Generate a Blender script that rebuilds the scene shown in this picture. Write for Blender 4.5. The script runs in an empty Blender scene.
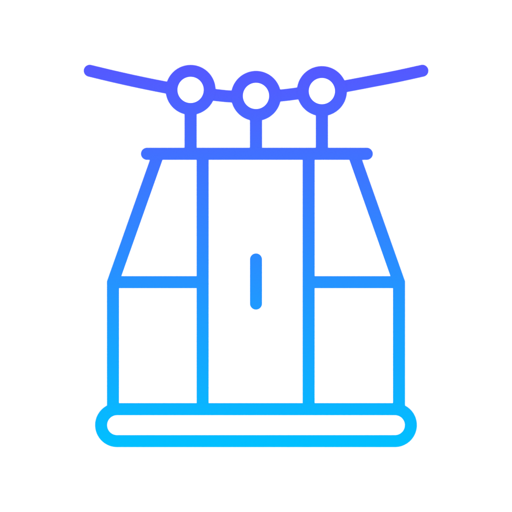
import bpy, bmesh, math

S = 0.01            # one drawing unit is a centimetre: a wall emblem about 3.4 m wide
LIGHT = 1.5         # even white studio light
TOP, BOTTOM = 64.75, 447.1
sc = bpy.context.scene
col = sc.collection

# ---------- materials ----------
def s2l(c):
    return c / 12.92 if c <= 0.04045 else ((c + 0.055) / 1.055) ** 2.4

def principled(name):
    m = bpy.data.materials.new(name); m.use_nodes = True
    b = m.node_tree.nodes['Principled BSDF']
    b.inputs['Roughness'].default_value = 1.0
    b.inputs['Specular IOR Level'].default_value = 0.0
    return m, b

paint, b = principled('blue_fade_paint')
nt = paint.node_tree
uv = nt.nodes.new('ShaderNodeUVMap'); uv.uv_map = 'height'
sep = nt.nodes.new('ShaderNodeSeparateXYZ')
ramp = nt.nodes.new('ShaderNodeValToRGB')
N = 24
c0, c1 = (0, 192, 255), (85, 88, 255)      # cyan at the foot to violet blue at the top
els = ramp.color_ramp.elements
while len(els) < N: els.new(0.5)
for i in range(N):
    t = i / (N - 1)
    els[i].position = t
    els[i].color = [s2l((p + (q - p) * t) / 255) / LIGHT for p, q in zip(c0, c1)] + [1]
nt.links.new(uv.outputs[0], sep.inputs[0])
nt.links.new(sep.outputs['Y'], ramp.inputs[0])
nt.links.new(ramp.outputs[0], b.inputs['Base Color'])

white, b = principled('white_paint')
b.inputs['Base Color'].default_value = (0.92, 0.92, 0.92, 1)
board, b = principled('white_board')
b.inputs['Base Color'].default_value = (0.92, 0.92, 0.92, 1)

# ---------- shapes (drawing units, y down; depth grows towards the viewer) ----------
def W(x, y):
    return (x - 256) * S, (512 - y) * S

def arc(cx, cy, r, a0, a1, n=48):
    return [(cx + r * math.cos(math.radians(a0 + (a1 - a0) * i / n)),
             cy + r * math.sin(math.radians(a0 + (a1 - a0) * i / n))) for i in range(n + 1)]

def capsule(x0, y0, x1, y1, r):
    a = math.degrees(math.atan2(y1 - y0, x1 - x0))
    return arc(x1, y1, r, a - 90, a + 90) + arc(x0, y0, r, a + 90, a + 270)

def rect(x0, y0, x1, y1):
    return [(x0, y0), (x1, y0), (x1, y1), (x0, y1)]

def build(name, loop, d0, d1, mat, parent=None, hole=None):
    """Prism of the outline (with an optional same-count hole) from depth d0 to d1, origin at its middle."""
    xs = [p[0] for p in loop]; ys = [p[1] for p in loop]
    ox, oy = (min(xs) + max(xs)) / 2, (min(ys) + max(ys)) / 2
    wx, wz = W(ox, oy)
    bm = bmesh.new()
    def ring(pts, d):
        out = []
        for p in pts:
            x, z = W(*p)
            out.append(bm.verts.new((x - wx, -d * S, z - wz)))
        return out
    f0, k0 = ring(loop, d1), ring(loop, d0)
    n = len(loop)
    for i in range(n):
        j = (i + 1) % n
        bm.faces.new((f0[i], f0[j], k0[j], k0[i]))
    if hole:
        f1, k1 = ring(hole, d1), ring(hole, d0)
        for i in range(n):
            j = (i + 1) % n
            bm.faces.new((f0[i], f1[i], f1[j], f0[j]))
            bm.faces.new((k0[i], k0[j], k1[j], k1[i]))
            bm.faces.new((f1[i], k1[i], k1[j], f1[j]))
    else:
        bm.faces.new(f0); bm.faces.new(k0[::-1])
    bmesh.ops.recalc_face_normals(bm, faces=bm.faces)
    lay = bm.loops.layers.uv.new('height')
    for f in bm.faces:
        for l in f.loops:
            py = 512 - (l.vert.co.z + wz) / S
            l[lay].uv = (0.5, (BOTTOM - py) / (BOTTOM - TOP))
    me = bpy.data.meshes.new(name); bm.to_mesh(me); bm.free()
    me.materials.append(mat)
    o = bpy.data.objects.new(name, me); col.objects.link(o)
    loc = (wx, 0, wz)
    if parent:
        o.parent = parent
        p = parent; off = [0, 0, 0]
        while p:
            off = [u + v for u, v in zip(off, p.location)]; p = p.parent
        loc = [u - v for u, v in zip(loc, off)]
    o.location = loc
    return o

# ---------- the white board behind ----------
o = build('background', rect(-1800, -1800, 2312, 2312), -12, 0, board)
o['kind'] = 'structure'

# ---------- the cable car ----------
car = bpy.data.objects.new('cable_car', None); col.objects.link(car)
x, z = W(256, BOTTOM); car.location = (x, 0, z); car.empty_display_size = 0.3
car['label'] = 'outlined cable car cabin fading from violet roof to cyan base, hanging from the cable'
car['category'] = 'cable car'

base = build('base', arc(394.9, 425.1, 22, -90, 90) + arc(117.1, 425.1, 22, 90, 270), 0, 0.85, paint, car,
             hole=arc(394.9, 425.15, 9.95, -90, 90) + arc(117.1, 425.15, 9.95, 90, 270))
build('base_panel', arc(394.9, 425.1, 12, -90, 90) + arc(117.1, 425.1, 12, 90, 270), 0.1, 0.55, white, base)
build('roof_beam', capsule(147, 153.8, 366.75, 153.8, 6), 0, 0.85, paint, car)

build('side_frame', [(152.1, 153.8), (150, 159.8), (107, 281.3)] +
      arc(113, 409.2, 6, 180, 0, 24) + [(119, 282.6), (162.5, 159.8), (164.6, 153.8)], 0, 0.83, paint, car)
build('side_frame', [(359.9, 153.8), (362, 159.8), (405, 281.3)] +
      arc(399, 409.2, 6, 0, 180, 24) + [(393, 283.2), (349.4, 159.8), (347.3, 153.8)], 0, 0.83, paint, car)
build('door_post', rect(196.65, 153.8, 208.65, 409.2), 0, 0.82, paint, car)
build('door_post', rect(302.65, 153.8, 314.65, 409.2), 0, 0.82, paint, car)
build('cross_rail', rect(113, 276.15, 202.65, 288.15), 0, 0.80, paint, car)
build('cross_rail', rect(308.65, 276.15, 399, 288.15), 0, 0.80, paint, car)

build('window', [(157, 158), (197.5, 158), (197.5, 277), (117, 277)], 0.1, 0.45, white, car)
build('window', [(313.8, 158), (355, 158), (395, 277), (313.8, 277)], 0.1, 0.45, white, car)
build('lower_panel', rect(117, 287, 197.5, 404), 0.1, 0.55, white, car)
build('lower_panel', rect(313.8, 287, 395, 404), 0.1, 0.55, white, car)
door = build('door', rect(207.8, 158, 303.5, 404), 0.1, 0.55, white, car)
build('door_handle', capsule(256, 259.45, 256, 303.6, 6), 0.5, 0.84, paint, door)

for cx, cy in ((190.6, 89.9), (256.0, 95.9), (321.9, 91.1)):
    build('hanger', rect(cx - 6, cy + 19, cx + 6, 153.8), 0, 0.83, paint, car)
    wheel = build('pulley', arc(cx, cy, 24.95, 0, 357, 119), 0, 0.85, paint, car,
                  hole=arc(cx, cy, 13.05, 0, 357, 119))
    build('hub', arc(cx, cy, 14, 0, 354, 59), 0.1, 0.82, white, wheel)

# ---------- the cable, one run behind the three pulleys ----------
P = [(89.75, 70.75), (114, 76.55), (140, 82.3), (166.5, 87.6), (190.6, 91.9), (215.5, 95.0), (231.8, 96.5), (256, 97.0),
     (280.4, 95.5), (297.3, 93.5), (321.9, 90.3), (345.6, 86.2), (374, 80.8), (398, 76.1), (422.4, 70.75)]
Q = [(2 * P[0][0] - P[1][0], 2 * P[0][1] - P[1][1])] + P + [(2 * P[-1][0] - P[-2][0], 2 * P[-1][1] - P[-2][1])]
line = []
for i in range(1, len(Q) - 2):
    for k in range(10):
        t = k / 10
        line.append(tuple(0.5 * (2 * Q[i][c] + (Q[i+1][c] - Q[i-1][c]) * t +
                    (2 * Q[i-1][c] - 5 * Q[i][c] + 4 * Q[i+1][c] - Q[i+2][c]) * t * t +
                    (3 * Q[i][c] - Q[i-1][c] - 3 * Q[i+1][c] + Q[i+2][c]) * t ** 3) for c in (0, 1)))
line.append(P[-1])
ang = []
for i in range(len(line)):
    a, b_ = line[max(i - 1, 0)], line[min(i + 1, len(line) - 1)]
    ang.append(math.atan2(b_[1] - a[1], b_[0] - a[0]))
R = 5.95
up = [(p[0] + R * math.sin(a), p[1] - R * math.cos(a)) for p, a in zip(line, ang)]
dn = [(p[0] - R * math.sin(a), p[1] + R * math.cos(a)) for p, a in zip(line, ang)]
aL, aR = math.degrees(ang[0]), math.degrees(ang[-1])
outline = up[1:-1] + arc(*line[-1], R, aR - 90, aR + 90, 32) + dn[1:-1][::-1] + arc(*line[0], R, aL + 90, aL + 270, 32)
cable = build('cable', outline, 0, 0.80, paint)
cable['label'] = 'violet blue sagging cable running behind the three round pulleys, rounded at both ends'
cable['category'] = 'cable'

# ---------- light, camera ----------
w = bpy.data.worlds.new('World'); sc.world = w; w.use_nodes = True
bg = w.node_tree.nodes['Background']
bg.inputs[0].default_value = (1, 1, 1, 1); bg.inputs[1].default_value = LIGHT

cd = bpy.data.cameras.new('camera'); cam = bpy.data.objects.new('camera', cd); col.objects.link(cam)
D = 120.0
cam.location = (0, -D - 0.85 * S, 2.56); cam.rotation_euler = (math.pi / 2, 0, 0)
cd.sensor_width = 36; cd.lens = 36 * D / 5.12; cd.clip_start = 1; cd.clip_end = 500
sc.camera = cam
sc.view_settings.view_transform = 'Standard'; sc.view_settings.look = 'None'
sc.view_settings.exposure = 0; sc.view_settings.gamma = 1
sc.cycles.filter_width = 1.5
